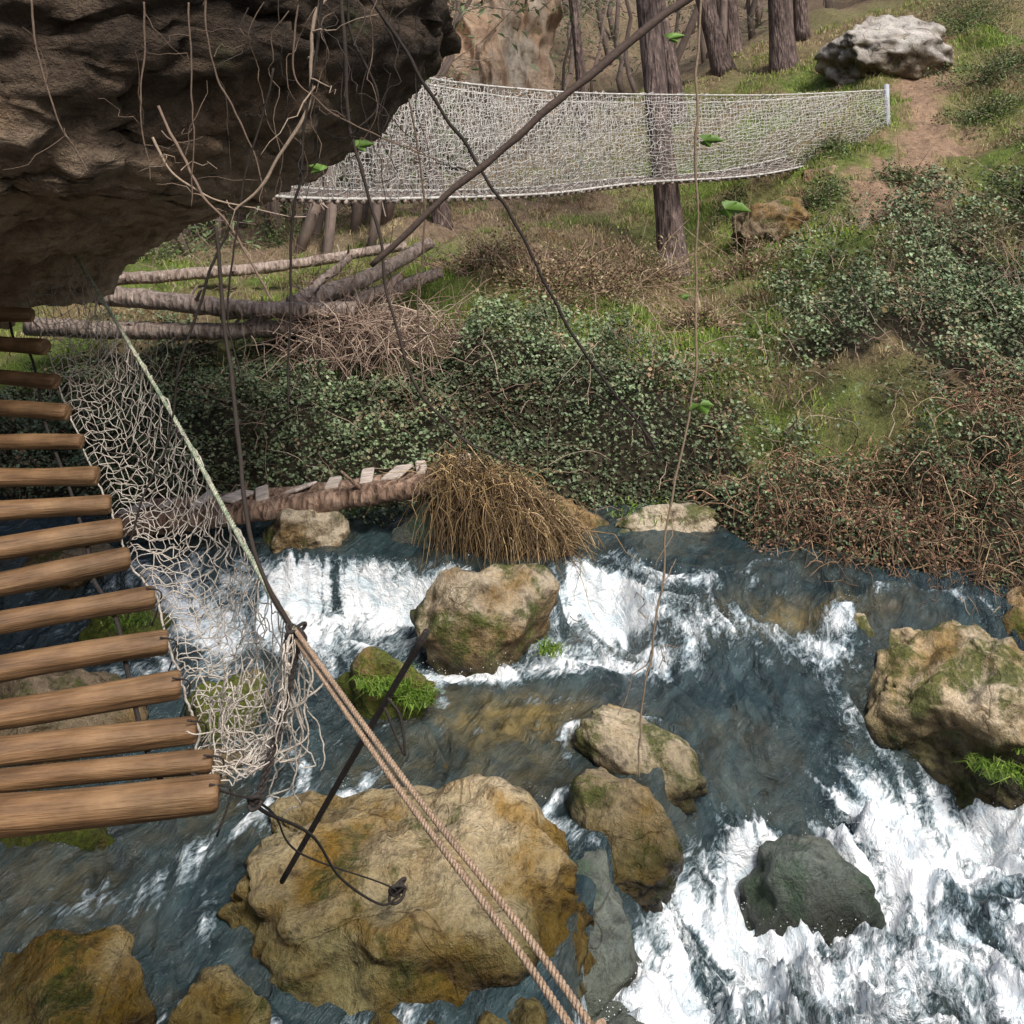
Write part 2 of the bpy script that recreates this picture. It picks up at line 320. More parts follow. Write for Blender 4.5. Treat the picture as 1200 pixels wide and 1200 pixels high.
# ------------------------------------------------------------ rocks
def rock(name,c,r,seed,mat,cuts=9,rot=0,tilt=(0,0),rough=.16,sub=5,fl=None,parent=None):
    rs=np.random.default_rng(seed); bm=bmesh.new(); bmesh.ops.create_icosphere(bm,subdivisions=sub,radius=1)
    P=A([v.co[:] for v in bm.verts]); F=A([[v.index for v in f.verts] for f in bm.faces]); bm.free()
    for i in range(cuts):
        nn=rs.normal(size=3); nn/=np.linalg.norm(nn); k=rs.uniform(.55,.88); d=P@nn; P=P-nn*(np.maximum(d-k,0)*.9)[:,None]
    for (nn,k) in (fl or []):
        nn=A(nn,float); nn/=np.linalg.norm(nn); d=P@nn; P=P-nn*(np.maximum(d-k,0)*.92)[:,None]
    off=rs.uniform(-50,50,3); U=P/np.linalg.norm(P,axis=1,keepdims=True)
    P=P*(1.12+rough*fbm(P+off,1.3,3,seed)+.11*fbm(P+off,3.4,4,seed+3))[:,None]
    cr=np.abs(fbm(P+off,1.6,3,seed+9)); P=P-U*(.05*(1-sst(0,.06,cr)))[:,None]
    P=P*A(r); 
    ax,ay=tilt; ca,sa=math.cos(ax),math.sin(ax); P=P@A([[1,0,0],[0,ca,sa],[0,-sa,ca]])
    ca,sa=math.cos(ay),math.sin(ay); P=P@A([[ca,0,-sa],[0,1,0],[sa,0,ca]])
    ca,sa=math.cos(rot),math.sin(rot); P=P@A([[ca,sa,0],[-sa,ca,0],[0,0,1]])
    rr=min(r); P=P+rr*.08*np.stack([fbm(P,7,4,seed+i) for i in range(3)],-1)
    return mesh_obj(name,P+A(c),F,mat,parent=parent)
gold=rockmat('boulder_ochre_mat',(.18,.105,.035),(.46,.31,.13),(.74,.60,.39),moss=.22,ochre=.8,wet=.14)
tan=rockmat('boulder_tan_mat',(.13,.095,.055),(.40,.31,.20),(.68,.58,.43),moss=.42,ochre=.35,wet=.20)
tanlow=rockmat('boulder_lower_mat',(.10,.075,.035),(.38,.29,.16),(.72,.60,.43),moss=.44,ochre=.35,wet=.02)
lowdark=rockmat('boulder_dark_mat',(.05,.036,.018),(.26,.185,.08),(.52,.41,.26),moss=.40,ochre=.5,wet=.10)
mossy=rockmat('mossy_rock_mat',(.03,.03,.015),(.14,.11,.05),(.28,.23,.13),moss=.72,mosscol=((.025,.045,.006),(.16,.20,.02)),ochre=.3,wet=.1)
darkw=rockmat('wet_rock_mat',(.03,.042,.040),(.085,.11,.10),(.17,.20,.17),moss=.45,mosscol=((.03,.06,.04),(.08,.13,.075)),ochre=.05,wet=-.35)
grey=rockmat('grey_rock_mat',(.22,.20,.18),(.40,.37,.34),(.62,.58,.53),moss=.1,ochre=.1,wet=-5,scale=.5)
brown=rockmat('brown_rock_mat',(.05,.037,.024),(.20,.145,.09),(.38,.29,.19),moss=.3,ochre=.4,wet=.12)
darkw.node_tree.nodes['Principled BSDF'].inputs['Specular IOR Level'].default_value=.5
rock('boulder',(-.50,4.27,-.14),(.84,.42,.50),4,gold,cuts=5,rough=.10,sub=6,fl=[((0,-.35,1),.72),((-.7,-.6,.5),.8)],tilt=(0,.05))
rock('boulder',(-.14,6.0,.28),(.40,.30,.36),12,tan,cuts=7,rot=.2)
rock('mossy_rock',(-.66,5.5,.14),(.27,.22,.24),15,mossy)
rock('mossy_rock',(-1.5,5.35,.10),(.22,.2,.25),16,mossy)
rock('mossy_rock',(-2.25,6.1,.25),(.25,.2,.17),18,mossy)
rock('rock',(-1.42,6.85,.58),(.27,.2,.19),19,tan)
rock('rock',(-2.8,6.6,.42),(.3,.2,.17),20,brown)
rock('rock',(-2.45,5.3,.12),(.5,.3,.26),21,brown)
rock('rock',(-1.55,4.9,.02),(.3,.2,.16),41,brown)
rock('rock',(-2.05,4.55,-.02),(.3,.22,.16),22,mossy)
rock('rock',(1.05,7.12,.54),(.36,.18,.12),23,tan,tilt=(0,-.12)); rock('rock',(.78,7.0,.47),(.16,.13,.12),24,tan)
rock('mossy_rock',(1.6,6.2,.22),(.14,.11,.15),25,mossy)
rock('rock',(2.02,5.95,.22),(.14,.14,.2),26,tan)
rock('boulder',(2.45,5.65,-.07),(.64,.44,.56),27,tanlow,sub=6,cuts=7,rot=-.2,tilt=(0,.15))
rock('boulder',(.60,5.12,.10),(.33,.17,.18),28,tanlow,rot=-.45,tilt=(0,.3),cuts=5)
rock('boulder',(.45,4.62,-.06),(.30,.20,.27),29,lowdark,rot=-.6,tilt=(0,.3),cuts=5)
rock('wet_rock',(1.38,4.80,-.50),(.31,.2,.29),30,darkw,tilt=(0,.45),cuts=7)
rock('wet_rock',(.42,3.95,-.42),(.26,.2,.2),31,darkw)
rock('wet_rock',(.16,4.35,-.28),(.30,.34,.36),42,darkw)
rock('boulder',(-1.62,3.68,-.09),(.36,.24,.26),32,gold,rot=-.2); rock('boulder',(-1.05,3.62,-.14),(.2,.17,.25),33,gold)
for i,(xx,yy,rr) in enumerate([(-.43,3.62,.10),(-.29,3.60,.08),(-.06,3.58,.11),(.05,3.70,.08)]): rock('rock',(xx,yy,-.10),(rr,rr*.9,rr),50+i,gold,sub=4)
for i,(xx,yy,zz,rr) in enumerate([(-1.95,6.55,.3,.14),(.92,6.45,.28,.12),(.15,6.5,.28,.12),(1.3,6.5,.3,.11),(-2.3,6.7,.38,.15),(.85,5.6,.04,.10),(1.05,6.1,.14,.08),(-1.1,5.8,.10,.09),(1.45,6.7,.4,.1),(-.3,5.0,.04,.09)]): rock('wet_rock',(xx,yy,zz),(rr*1.3,rr,rr*.75),60+i,darkw if i%3 else brown,sub=4)
rock('rock',(3.15,6.05,.2),(.3,.25,.28),34,brown)
rock('rock',(-.62,6.9,.45),(.2,.2,.36),35,darkw)
rock('rock',(.1,7.1,.4),(.5,.3,.3),37,brown)
rock('hillside_boulder',(6.6,18.4,5.15),(1.05,.7,.62),36,grey)
rock('hillside_boulder',(3.35,13.0,2.25),(.55,.4,.33),38,brown)
rock('hillside_boulder',(4.3,14.2,2.85),(.4,.3,.25),39,brown)
def overhang():
    prof=[(-.40,3.77),(-.42,3.54),(-.61,3.27),(-.88,3.0),(-1.15,2.87),(-1.53,2.79),(-1.84,2.66),(-2.07,2.54),(-2.22,2.39),(-2.35,2.33),(-2.8,2.15),(-3.4,1.8),(-4.0,1.1),(-4.6,-.6),(-7.5,-.6),(-8,3),(-7.5,6),(-5,7),(-3,6.4),(-1.5,5.6),(-.7,4.8),(-.42,4.2),(-.40,3.77)]
    pr=spl(prof,420)[:-1]; c=A([-4.2,3.35]); ys=4.9+2.3*np.sin(np.linspace(-1,1,170)*np.pi/2*.995)
    V=[]
    for yy in ys:
        t=abs((yy-4.9)/2.3); s=(1-t**2.6)**.5; V.append(np.c_[c[0]+(pr[:,0]-c[0])*s,np.full(len(pr),yy),c[1]+(pr[:,1]-c[1])*s])
    V=A(V); m,n,_=V.shape; V=V.reshape(-1,3); I=np.arange(m*n).reshape(m,n); J=np.roll(I,-1,1)
    F=np.stack([I[:-1],I[1:],J[1:],J[:-1]],-1).reshape(-1,4)
    D=V-A([c[0],4.9,c[1]]); D/=np.linalg.norm(D,axis=1,keepdims=True)
    st=V*A([.8,.8,1.4])
    V=V+D*(.13*fbm(st,1.2,4,300)+.09*fbm(V,3.5,4,301)-.06*(1-sst(0,.12,np.abs(fbm(st,1.5,3,305)))))[:,None]
    V+=.03*np.stack([fbm(V,11,4,310+i) for i in range(3)],-1)
    q=M('overhang_rock_mat',.9); n1=q.noise(1.8,8,.7,.4,vec=q.map(scale=(1,1,1.4))); n2=q.noise(9,7,.72); n3=q.noise(38,5,.7)
    zl=q.rng(q.ma('ADD',q.pz(),q.ma('MULTIPLY_ADD',n1,1.3,-.65)),2.82,3.35)  # upper face colour holds its shade; lower lip painted lighter tan, as if lit
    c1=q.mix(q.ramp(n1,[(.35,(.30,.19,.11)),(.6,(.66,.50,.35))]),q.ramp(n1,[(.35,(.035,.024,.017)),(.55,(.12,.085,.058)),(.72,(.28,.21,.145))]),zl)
    c1=q.mix(c1,q.ramp(n2,[(.3,.2),(.55,1.0)]),.9,'MULTIPLY')
    c1=q.mix(c1,(.06,.08,.025),q.rng(q.noise(4,6,.7),.6,.7,0,.5))
    h=q.ma('ADD',q.ma('ADD',n1,q.ma('MULTIPLY',n2,.7)),q.ma('MULTIPLY',n3,.3))
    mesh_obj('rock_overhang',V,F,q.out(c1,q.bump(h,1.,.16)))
overhang()
def cliff():
    u=np.linspace(0,1,160); v=np.linspace(0,1,120); U,Vv=np.meshgrid(u,v); U=U.ravel();Vv=Vv.ravel()
    xx=-5.2+6.6*U; zz=1.5+12*Vv; yy=25+1.2*Vv+3*np.abs(U-.5)**2*4
    P=np.c_[xx,yy,zz]; st=P*A([1,1,.55]); yy=yy+1.5*fbm(st,.45,5,401)+.6*np.abs(fbm(st,1.3,4,402)); xx=xx+.5*fbm(P,.5,3,403)
    I=np.arange(len(xx)).reshape(120,160); F=np.stack([I[:-1,:-1],I[:-1,1:],I[1:,1:],I[1:,:-1]],-1).reshape(-1,4)
    q=M('cliff_mat',.9); n1=q.noise(.8,8,.65,.3,vec=q.map(scale=(1,1,.5))); n2=q.noise(4,6,.7)
    c=q.ramp(n1,[(.33,(.48,.31,.21)),(.46,(.82,.60,.42)),(.62,(.84,.75,.62))]); c=q.mix(c,q.ramp(n2,[(.3,.5),(.6,1.)]),.6,'MULTIPLY')
    mesh_obj('cliff',np.c_[xx,yy,zz],F,q.out(c,q.bump(q.ma('ADD',n1,n2),1,.3)))
cliff()
# ------------------------------------------------------------ vegetation
def scatter(N,x0,x1,y0,y1): return rng.uniform(x0,x1,N),rng.uniform(y0,y1,N)
leafm=colmat('leaf_mat',.5,plain=True)
def pick(m,cols,jit=.25):
    cols=A(cols,float); c=cols[rng.integers(0,len(cols),m)]; return c*(1+jit*rng.normal(size=(m,1)))
def bushh(Q): return np.clip(.15+.30*fbm(Q,1.0,3,81)+.16*fbm(Q,3.2,3,82),.0,.75)
def ivy_build():
    x,y=scatter(560000,-6,8.5,5.2,14.5); keep=(np.abs(x)/y<.62); x=x[keep];y=y[keep]
    e,ivy,bram,path,n,n2=zones(x,y)
    dens=np.clip(1.15-(y-8)*.13,.3,1)
    k=rng.random(len(x))<ivy*dens; x=x[k];y=y[k]; e=e[k]
    z=hgt(x,y); Q=xy3(x,y); h=bushh(Q)*sst(-.05,.5,e+.25)
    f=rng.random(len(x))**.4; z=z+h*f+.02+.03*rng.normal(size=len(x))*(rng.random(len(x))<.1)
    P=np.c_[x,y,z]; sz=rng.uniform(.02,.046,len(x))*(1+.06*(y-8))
    lum=(.30+.9*f)*(.95+.95*np.clip(h,0,.6))*(.85+.35*fbm(Q,3,3,83))  # low leaves darkened, clump tops lightened: shade painted into the leaf colour
    br=sst(.15,.7,fbm(Q,1.7,3,88)+.2*(x>1.5))[:,None]*.5
    c=pick(len(x),[(.10,.14,.07),(.125,.17,.085),(.15,.20,.11),(.08,.115,.05),(.18,.22,.125),(.15,.145,.08)],.15)
    c2=pick(len(x),[(.20,.14,.08),(.15,.10,.06),(.13,.13,.07)],.15); c=np.where(rng.random((len(x),1))<br,c2,c)*lum[:,None]
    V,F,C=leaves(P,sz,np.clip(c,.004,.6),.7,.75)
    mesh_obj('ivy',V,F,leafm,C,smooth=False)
ivy_build()
twigm=colmat('twig_mat',.85,plain=True)
def arcs(P,L,D,droop,n=6,jit=.15):
    m=len(P); t=np.linspace(0,1,n)[None,:,None]
    R=P[:,None]+D[:,None]*L[:,None,None]*t+A([0,0,-1.])*droop[:,None,None]*L[:,None,None]*t**2
    return R+np.cumsum(rng.normal(size=(m,n,3)),1)*jit*L[:,None,None]/n*.5*(t>0)
def bramble():
    x,y=scatter(20000,1.1,8,4.5,8.6); e,ivy,br,p,n,n2=zones(x,y); k=rng.random(len(x))<br; x=x[k][:6500];y=y[k][:6500]; m=len(x)
    hh=bushh(xy3(x,y))
    z=hgt(x,y)+rng.uniform(0,1,m)*(hh+.08); D=rng.normal(size=(m,3)); D[:,2]=np.abs(D[:,2])*.8+.2; D[:,1]-=.4; D/=np.linalg.norm(D,axis=1,keepdims=True)
    L=rng.uniform(.1,.5,m); R=arcs(np.c_[x,y,z],L,D,rng.uniform(.3,1.3,m),6,.5); R[:,:,2]=np.maximum(R[:,:,2],.12)
    c=pick(m,[(.22,.12,.07),(.13,.08,.05),(.32,.20,.12),(.09,.06,.04),(.38,.27,.17)],.2)
    p1=tubes(R,np.linspace(.0035,.0015,6)[None]*rng.uniform(.6,1.3,(m,1)),3,np.clip(c,.01,.5),cap=False)
    mesh_obj('dead_bramble',*p1[:2],twigm,p1[2])
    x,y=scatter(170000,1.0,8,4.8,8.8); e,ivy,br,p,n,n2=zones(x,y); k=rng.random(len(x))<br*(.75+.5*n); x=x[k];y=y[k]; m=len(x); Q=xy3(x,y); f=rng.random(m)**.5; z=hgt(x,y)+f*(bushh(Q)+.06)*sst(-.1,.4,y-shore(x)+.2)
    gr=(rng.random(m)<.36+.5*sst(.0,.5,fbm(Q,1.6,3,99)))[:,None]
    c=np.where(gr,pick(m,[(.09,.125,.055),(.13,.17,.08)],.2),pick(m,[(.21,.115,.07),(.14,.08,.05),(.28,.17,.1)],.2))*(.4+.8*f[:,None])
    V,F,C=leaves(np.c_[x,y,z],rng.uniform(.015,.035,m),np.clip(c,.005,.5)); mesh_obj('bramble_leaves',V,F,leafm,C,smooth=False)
bramble()
def grass():
    x,y=scatter(400000,-9,13,7.5,24); keep=(x/y>-.6)&(x/y<.62); x=x[keep];y=y[keep]
    e,ivy,br,path,n,n2=zones(x,y); Q=xy3(x,y); cl=fbm(Q,2.6,3,95); li=litter(x,y)
    d=(1-np.maximum(ivy,br)*.93)*(1-path)*sst(1.0,1.8,e)*np.clip(.5+cl*1.4,.05,1)*np.clip(1.4-(y-8)*.05,.5,1)*(1-.75*li)
    k=rng.random(len(x))<d; x=x[k];y=y[k];n=n[k];cl=cl[k]; Q=Q[k]; m=len(x); z=hgt(x,y)-.01; li=li[k]
    gz=np.clip(greenf(x,y)*1.1-.03,0,1)*(1-.7*sst(15,22,y)*(x<2))*(1-.8*li); isg=rng.random(m)<gz
    c=np.where(isg[:,None],pick(m,[(.16,.26,.03),(.23,.32,.05),(.12,.20,.03),(.29,.33,.08)],.15),pick(m,[(.38,.30,.16),(.44,.36,.21),(.28,.21,.12),(.24,.2,.1)],.15))
    L=rng.uniform(.04,.13,m)*(1+.9*np.clip(cl,0,1)); 
    V,F,C=blades(np.c_[x,y,z],L,rng.uniform(.005,.011,m)*(1+.04*(y-8)),rng.uniform(.2,1,m),np.clip(c,.01,.6))
    mesh_obj('grass',V,F,leafm,C,smooth=False)
    cx,cy=scatter(520,-3,9,8.8,20); e,ivy,br,path,n,n2=zones(cx,cy); k=(path<.3)&(ivy<.75)&(np.abs(cx/cy-.2)<.42); cx=cx[k];cy=cy[k]
    per=100; m=len(cx)*per; ang=rng.uniform(0,6.28,m); sr=np.repeat(rng.uniform(.08,.3,len(cx)),per); rr=sr*rng.random(m)**.6; X=np.repeat(cx,per)+rr*np.cos(ang)*1.5; Y=np.repeat(cy,per)+rr*np.sin(ang)
    cc=np.repeat(pick(len(cx),[(.40,.31,.18),(.28,.2,.12),(.16,.22,.05),(.13,.19,.04),(.24,.16,.09),(.14,.16,.05)],.15),per,axis=0)*(1+.2*rng.normal(size=(m,1)))
    V,F,C=blades(np.c_[X,Y,hgt(X,Y)-.01],rng.uniform(.1,.32,m)*(.6+sr),rng.uniform(.006,.011,m),rng.uniform(.4,1.2,m),np.clip(cc,.01,.6)); mesh_obj('dry_grass_tussocks',V,F,leafm,C,smooth=False)
grass()
def straw():
    m=3200; w1=rng.integers(0,5,m)
    cx=A([-.38,-.20,.0,.15,.28])[w1]; cy=A([6.82,6.75,6.72,6.75,6.8])[w1]; cz=A([.96,.90,.84,.72,.58])[w1]
    P=np.c_[cx+rng.normal(size=m)*.07,cy+rng.normal(size=m)*.1,cz+rng.normal(size=m)*.08]
    a=rng.uniform(-3.3,.9,m); D=np.c_[np.cos(a)*rng.uniform(.1,.9,m)+.08,-np.abs(np.sin(a))*.5-.05,rng.uniform(-.5,.7,m)]; L=rng.uniform(.10,.46,m)
    R=arcs(P,L,D,rng.uniform(.3,2.0,m),8,1.0); R[:,:,2]=np.maximum(R[:,:,2],.24)
    c=pick(m,[(.30,.20,.095),(.23,.15,.07),(.42,.31,.17),(.14,.09,.05),(.19,.13,.06),(.10,.065,.035)],.2)*(.6+.7*rng.random((m,1)))
    p=tubes(R,np.linspace(.0038,.0013,8)[None]*rng.uniform(.6,1.4,(m,1)),3,np.clip(c,.01,.7),cap=False); mesh_obj('dry_grass_clump',*p[:2],twigm,p[2])
straw()
rock('earth_bank',(-.05,6.95,.40),(.40,.2,.42),81,lowdark)
def tufts(name,spots):
    P=[];
    for (cx,cy,cz,r,k,L) in spots:
        a=rng.uniform(0,6.28,k); rr=r*rng.random(k)**.6; P.append(np.c_[cx+rr*np.cos(a),cy+rr*np.sin(a),np.full(k,cz),np.full(k,L)])
    P=np.concatenate(P); m=len(P); c=pick(m,[(.08,.16,.015),(.13,.22,.03),(.06,.11,.01),(.18,.24,.05)],.15)
    V,F,C=blades(P[:,:3],P[:,3]*rng.uniform(.5,1.2,m),rng.uniform(.005,.012,m),rng.uniform(.5,1.2,m),np.clip(c,.01,.6)); mesh_obj(name,V,F,leafm,C,smooth=False)
tufts('grass_tufts',[(-.08,5.92,.60,.08,170,.09),(.22,5.82,.26,.07,120,.1),(-.66,5.38,.31,.16,600,.08),(-.50,5.32,.25,.1,250,.12),(-1.5,5.3,.28,.1,150,.06),(-2.25,6.0,.36,.15,200,.06),(2.48,5.22,-.05,.14,300,.12),(2.62,5.25,.06,.12,300,.10),(1.6,6.15,.32,.07,100,.04),(-1.3,7.1,.66,.3,200,.1),(-.5,7.15,.78,.3,200,.1),(.95,7.2,.6,.3,150,.08)])
# ------------------------------------------------------------ bark / trees
def barkmat(name,a,b,c0):
    q=M(name,.9); mv=q.map(scale=(1,1,.22)); v=q.vor(26,vec=mv); n1=q.noise(14,6,.7,.5,vec=mv); n2=q.noise(3,4,.6)
    c=q.ramp(n1,[(.3,a),(.5,b),(.7,c0)]); c=q.mix(c,q.ramp(n2,[(.35,.7),(.6,1.1)]),.8,'MULTIPLY')
    return q.out(c,q.bump(q.ma('ADD',n1,q.ma('MULTIPLY',v,.8)),1.,.06))
bark=barkmat('pine_bark_mat',(.035,.025,.024),(.14,.10,.09),(.30,.23,.20))
logm=barkmat('dead_log_mat',(.18,.125,.10),(.42,.33,.28),(.60,.50,.43))
needle=colmat('needle_mat',.6,plain=True)
def tree(name,base,top,r,H,crown=True,mat=bark,seed=0,green=1.5):
    rs=np.random.default_rng(seed); b=A(base,float); b[2]=hgt([b[0]],[b[1]])[0]-.15; tp=A(top,float)
    n=40; t=np.linspace(0,1,n)[:,None]; d=(tp-b)/np.linalg.norm(tp-b); P=b+d*H*t; P=P+A([rs.normal(),rs.normal(),0])*.25*np.sin(t*3.0)*t*(H/9)
    R=r*(1-.72*t[:,0])*(1+.35*np.exp(-t[:,0]*H*3)); V,F=tubes(P,R,20); V=V+.10*r*np.stack([fbm(V*A([1,1,.35]),4/r*.15,3,seed+i) for i in range(3)],-1)
    e=empty(name); mesh_obj('trunk',V,F,mat,parent=e)
    parts=[];needs=[]
    for i in range(24):
        tt=rs.uniform(.42,.98); k=int(tt*(n-1)); a=rs.uniform(0,6.28); L=H*.22*(1.15-tt)*rs.uniform(.6,1.2)+.2
        dd=A([math.cos(a),math.sin(a),rs.uniform(.05,.6)]); t2=np.linspace(0,1,9)[:,None]; Br=P[k]+dd*L*t2+A([0,0,.12])*L*t2**2; Br=Br+.05*L*np.cumsum(rs.normal(size=(9,3)),0)*.4
        parts.append(tubes(Br,R[k]*.32*(1-.8*t2[:,0])+.003,5))
        for j in range(3,9):
            for q in range(2):
                sd=rs.normal(size=3); sd[2]=abs(sd[2])*.4; sd/=np.linalg.norm(sd); S2=Br[j]+sd*L*.22*np.linspace(0,1,4)[:,None]; parts.append(tubes(S2,[.008,.006,.004,.002],4))
                for w in range(1,4): needs.append(S2[w])
    V,F,_=cat(parts); mesh_obj('branches',V,F,mat,parent=e)
    N=A(needs); m=len(N); per=16; C=np.repeat(N,per,0)+rng.normal(size=(m*per,3))*.13*(H/9); 
    c=pick(m*per,[(.05,.075,.03),(.075,.10,.045),(.035,.055,.02)],.2)*green
    V,F,C=leaves(C,rng.uniform(.1,.2,m*per),np.clip(c,.005,.5),.2,.18); mesh_obj('needles',V,F,needle,C,smooth=False,parent=e)
    return e
tree('pine_tree',(2.1,13,1.75),(1.72,13.3,5.2),.185,10,seed=1)
tree('pine_tree',(-.95,14.5,2.0),(-1.6,14.6,5.2),.12,8.5,seed=2)
tree('pine_tree',(5.6,21,5),(5.2,21,9),.26,12,seed=3)
tree('pine_tree',(4.6,22,5),(3.6,22.3,9),.22,11,seed=4)
tree('pine_tree',(3.3,20,4),(2.5,20.3,9),.17,11,seed=5)
tree('pine_tree',(5.2,24,5),(4.9,24,9),.22,11,seed=6)
tree('pine_tree',(6.8,24,6),(6.6,24,10),.17,11,seed=7)
tree('pine_tree',(1.5,21,3),(1.3,21,8),.12,9,seed=8)
tree('pine_tree',(9.8,26,6),(9.5,26,12),.22,11,seed=9)
def woodland():
    e=empty('distant_woodland'); parts=[];tw=[];N=[]
    rs=np.random.default_rng(5); cnt=0
    while cnt<215:
        yy=rs.uniform(15,42); xx=rs.uniform(-.62,.62)*yy; u=xx/yy
        if cnt>=160: yy=rs.uniform(13.5,26); u=rs.uniform(-.45,-.11); xx=u*yy
        if -.10<u<.05 and yy<30: continue
        if u>.035 and yy<24: continue
        cnt+=1
        zb=hgt([xx],[yy])[0]-.2; H=rs.uniform(5,11); r=rs.uniform(.05,.13); t=np.linspace(0,1,12)[:,None]
        P=A([xx,yy,zb])+A([rs.normal()*.9,rs.normal()*.5,H])*t+.12*np.cumsum(rs.normal(size=(12,3)),0)*A([1,1,0]); parts.append(tubes(P,r*(1-.8*t[:,0]),6,A([.26,.20,.17])*rs.uniform(.6,1.4)))
        for b in range(14):
            k=rs.integers(1,12); a=rs.uniform(0,6.28); L=rs.uniform(.5,1.8); dd=A([math.cos(a),math.sin(a),rs.uniform(-.1,.9)])
            t2=np.linspace(0,1,5)[:,None]; B=P[k]+dd*L*t2+.06*L*np.cumsum(rs.normal(size=(5,3)),0); tw.append(B)
            for _ in range(2):
                d3=rs.normal(size=3)*.5+dd*.5; tw.append(B[rs.integers(1,5)]+d3*L*.5*t2)
            if (cnt%3==0 or (-.02<u<.1) or u<-.3): N.extend([B[4],B[3]])
    V,F,C=cat(parts); mesh_obj('trunks',V,F,colmat('far_trunk_mat',.9,bumpscale=8),C,parent=e)
    T=A(tw); p=tubes(T,np.linspace(.012,.005,5)[None],3,pick(len(T),[(.36,.28,.24),(.27,.21,.18),(.46,.37,.31)],.15),cap=False); mesh_obj('twigs',*p[:2],twigm,p[2],parent=e)  # twigs, and needles below, paled: distance haze put into their colour
    N=A(N); per=26; C=np.repeat(N,per,0)+rng.normal(size=(len(N)*per,3))*.3; c=pick(len(C),[(.16,.22,.10),(.23,.29,.15),(.12,.17,.08)],.2)
    V,F,C=leaves(C,rng.uniform(.1,.2,len(C)),np.clip(c,.01,.5),.2,.3); mesh_obj('needles',V,F,needle,C,smooth=False,parent=e)
woodland()
def bushes(name,spots,cols,twigs=0):
    Ps=[];T=[]
    for (cx,cy,r,k) in spots:
        D=rng.normal(size=(k,3)); D/=np.linalg.norm(D,axis=1,keepdims=True); D[:,2]=np.abs(D[:,2])
        rad=r*(.7+.75*fbm(D+cx,1.8,4,7))*rng.random(k)**.4; xy=A([cx,cy])+D[:,:2]*rad[:,None]*A([1.3,1]); P=np.c_[xy,hgt(xy[:,0],xy[:,1])+np.maximum(0,D[:,2]*rad*.8)]; Ps.append(P)
        if twigs:
            j=rng.integers(0,k,twigs); d=D[j]+rng.normal(size=(twigs,3))*.5; T.append(arcs(P[j]*.5+A([cx,cy,P[:,2].min()])*.5,rng.uniform(.2,.5,twigs)*r*2,d,rng.uniform(0,.6,twigs),6,.4))
    P=np.concatenate(Ps); m=len(P); V,F,C=leaves(P,rng.uniform(.025,.06,m),np.clip(pick(m,cols,.3),.005,.5),.3,.5)
    if twigs:
        T=np.concatenate(T); p=tubes(T,np.linspace(.006,.002,6)[None],4,np.clip(pick(len(T),[(.3,.2,.14),(.2,.13,.09),(.4,.3,.2)],.2),.01,.6),cap=False); V,F,C=cat([(V,F,C),p])
    mesh_obj(name,V,F,leafm,C,smooth=False)
bushes('shrubs',[(7.2,15.5,.6,3000),(7.9,16.8,.7,3500),(7.3,13.6,.6,3000),(3.9,13.2,.45,2000),(4.6,14.6,.4,1500),(8.8,20,.9,3500),(9.8,21.5,1.1,3500),(6.2,12.0,.6,3000),(3.0,14,.3,1200),(5.1,13.4,.4,1500),(8.6,17.5,.6,2500),(-4.8,13.5,.9,3000),(-3.4,16,1.,3000),(-6.5,18,1.5,4000)],[(.08,.12,.035),(.12,.16,.06),(.16,.20,.08),(.12,.13,.07)],60)
bushes('brown_shrubs',[(.3,10.8,.7,2500),(.9,11.1,.8,3000),(1.4,11.5,.7,2500),(-.3,11.2,.5,2000),(1.9,10.1,.35,1200),(2.6,11.5,.5,1500),(-1.6,9.8,.5,2000)],[(.20,.13,.08),(.26,.18,.11),(.14,.10,.06),(.16,.17,.07),(.30,.24,.14)],140)
# ------------------------------------------------------------ fallen logs
def log(name,a,b,r,seed=0,mat=None,bend=.06,taper=.75,parent=None):
    a=A(a,float);b=A(b,float); t=np.linspace(0,1,40)[:,None]; P=a+(b-a)*t+A([0,0,-1])*bend*np.sin(t*3.14); P=wig(P,.05*r*4,.8,seed)
    R=r*(1-(1-taper)*t[:,0]); V,F=tubes(P,R,16); V=V+.14*r*np.stack([fbm(V,10,3,seed+i) for i in range(3)],-1)
    ps=[(V,F)]; rs=np.random.default_rng(seed)
    for i in range(4):
        k=rs.integers(4,36); d=rs.normal(size=3); d[2]=abs(d[2]); d/=np.linalg.norm(d); ps.append(tubes(P[k]+d*r*rs.uniform(1.3,4)*np.linspace(0,1,5)[:,None],np.linspace(.25,.1,5)*r,6))
    V,F,_=cat(ps); return mesh_obj(name,V,F,mat or logm,parent=parent)
log('fallen_log',(-4.4,9.3,1.98),(-1.40,9.1,1.75),.095,1)
log('fallen_log',(-4.4,9.3,1.60),(-1.5,9.2,1.60),.085,2)
log('fallen_log',(-2.0,9.3,1.78),(-.85,10.6,2.25),.085,3)
log('fallen_log',(-2.2,9.6,1.68),(-.72,10.2,2.0),.08,4)
log('fallen_log',(-2.7,9.5,1.68),(-1.0,10.4,1.85),.07,5)
log('fallen_log',(-4.6,10.6,1.85),(-1.2,11.5,2.15),.07,6)
log('fallen_log',(-1.9,9.2,1.6),(-1.05,9.7,2.0),.055,7)
log('fallen_log',(-2.4,9.2,1.6),(-1.6,10.0,2.15),.05,8)
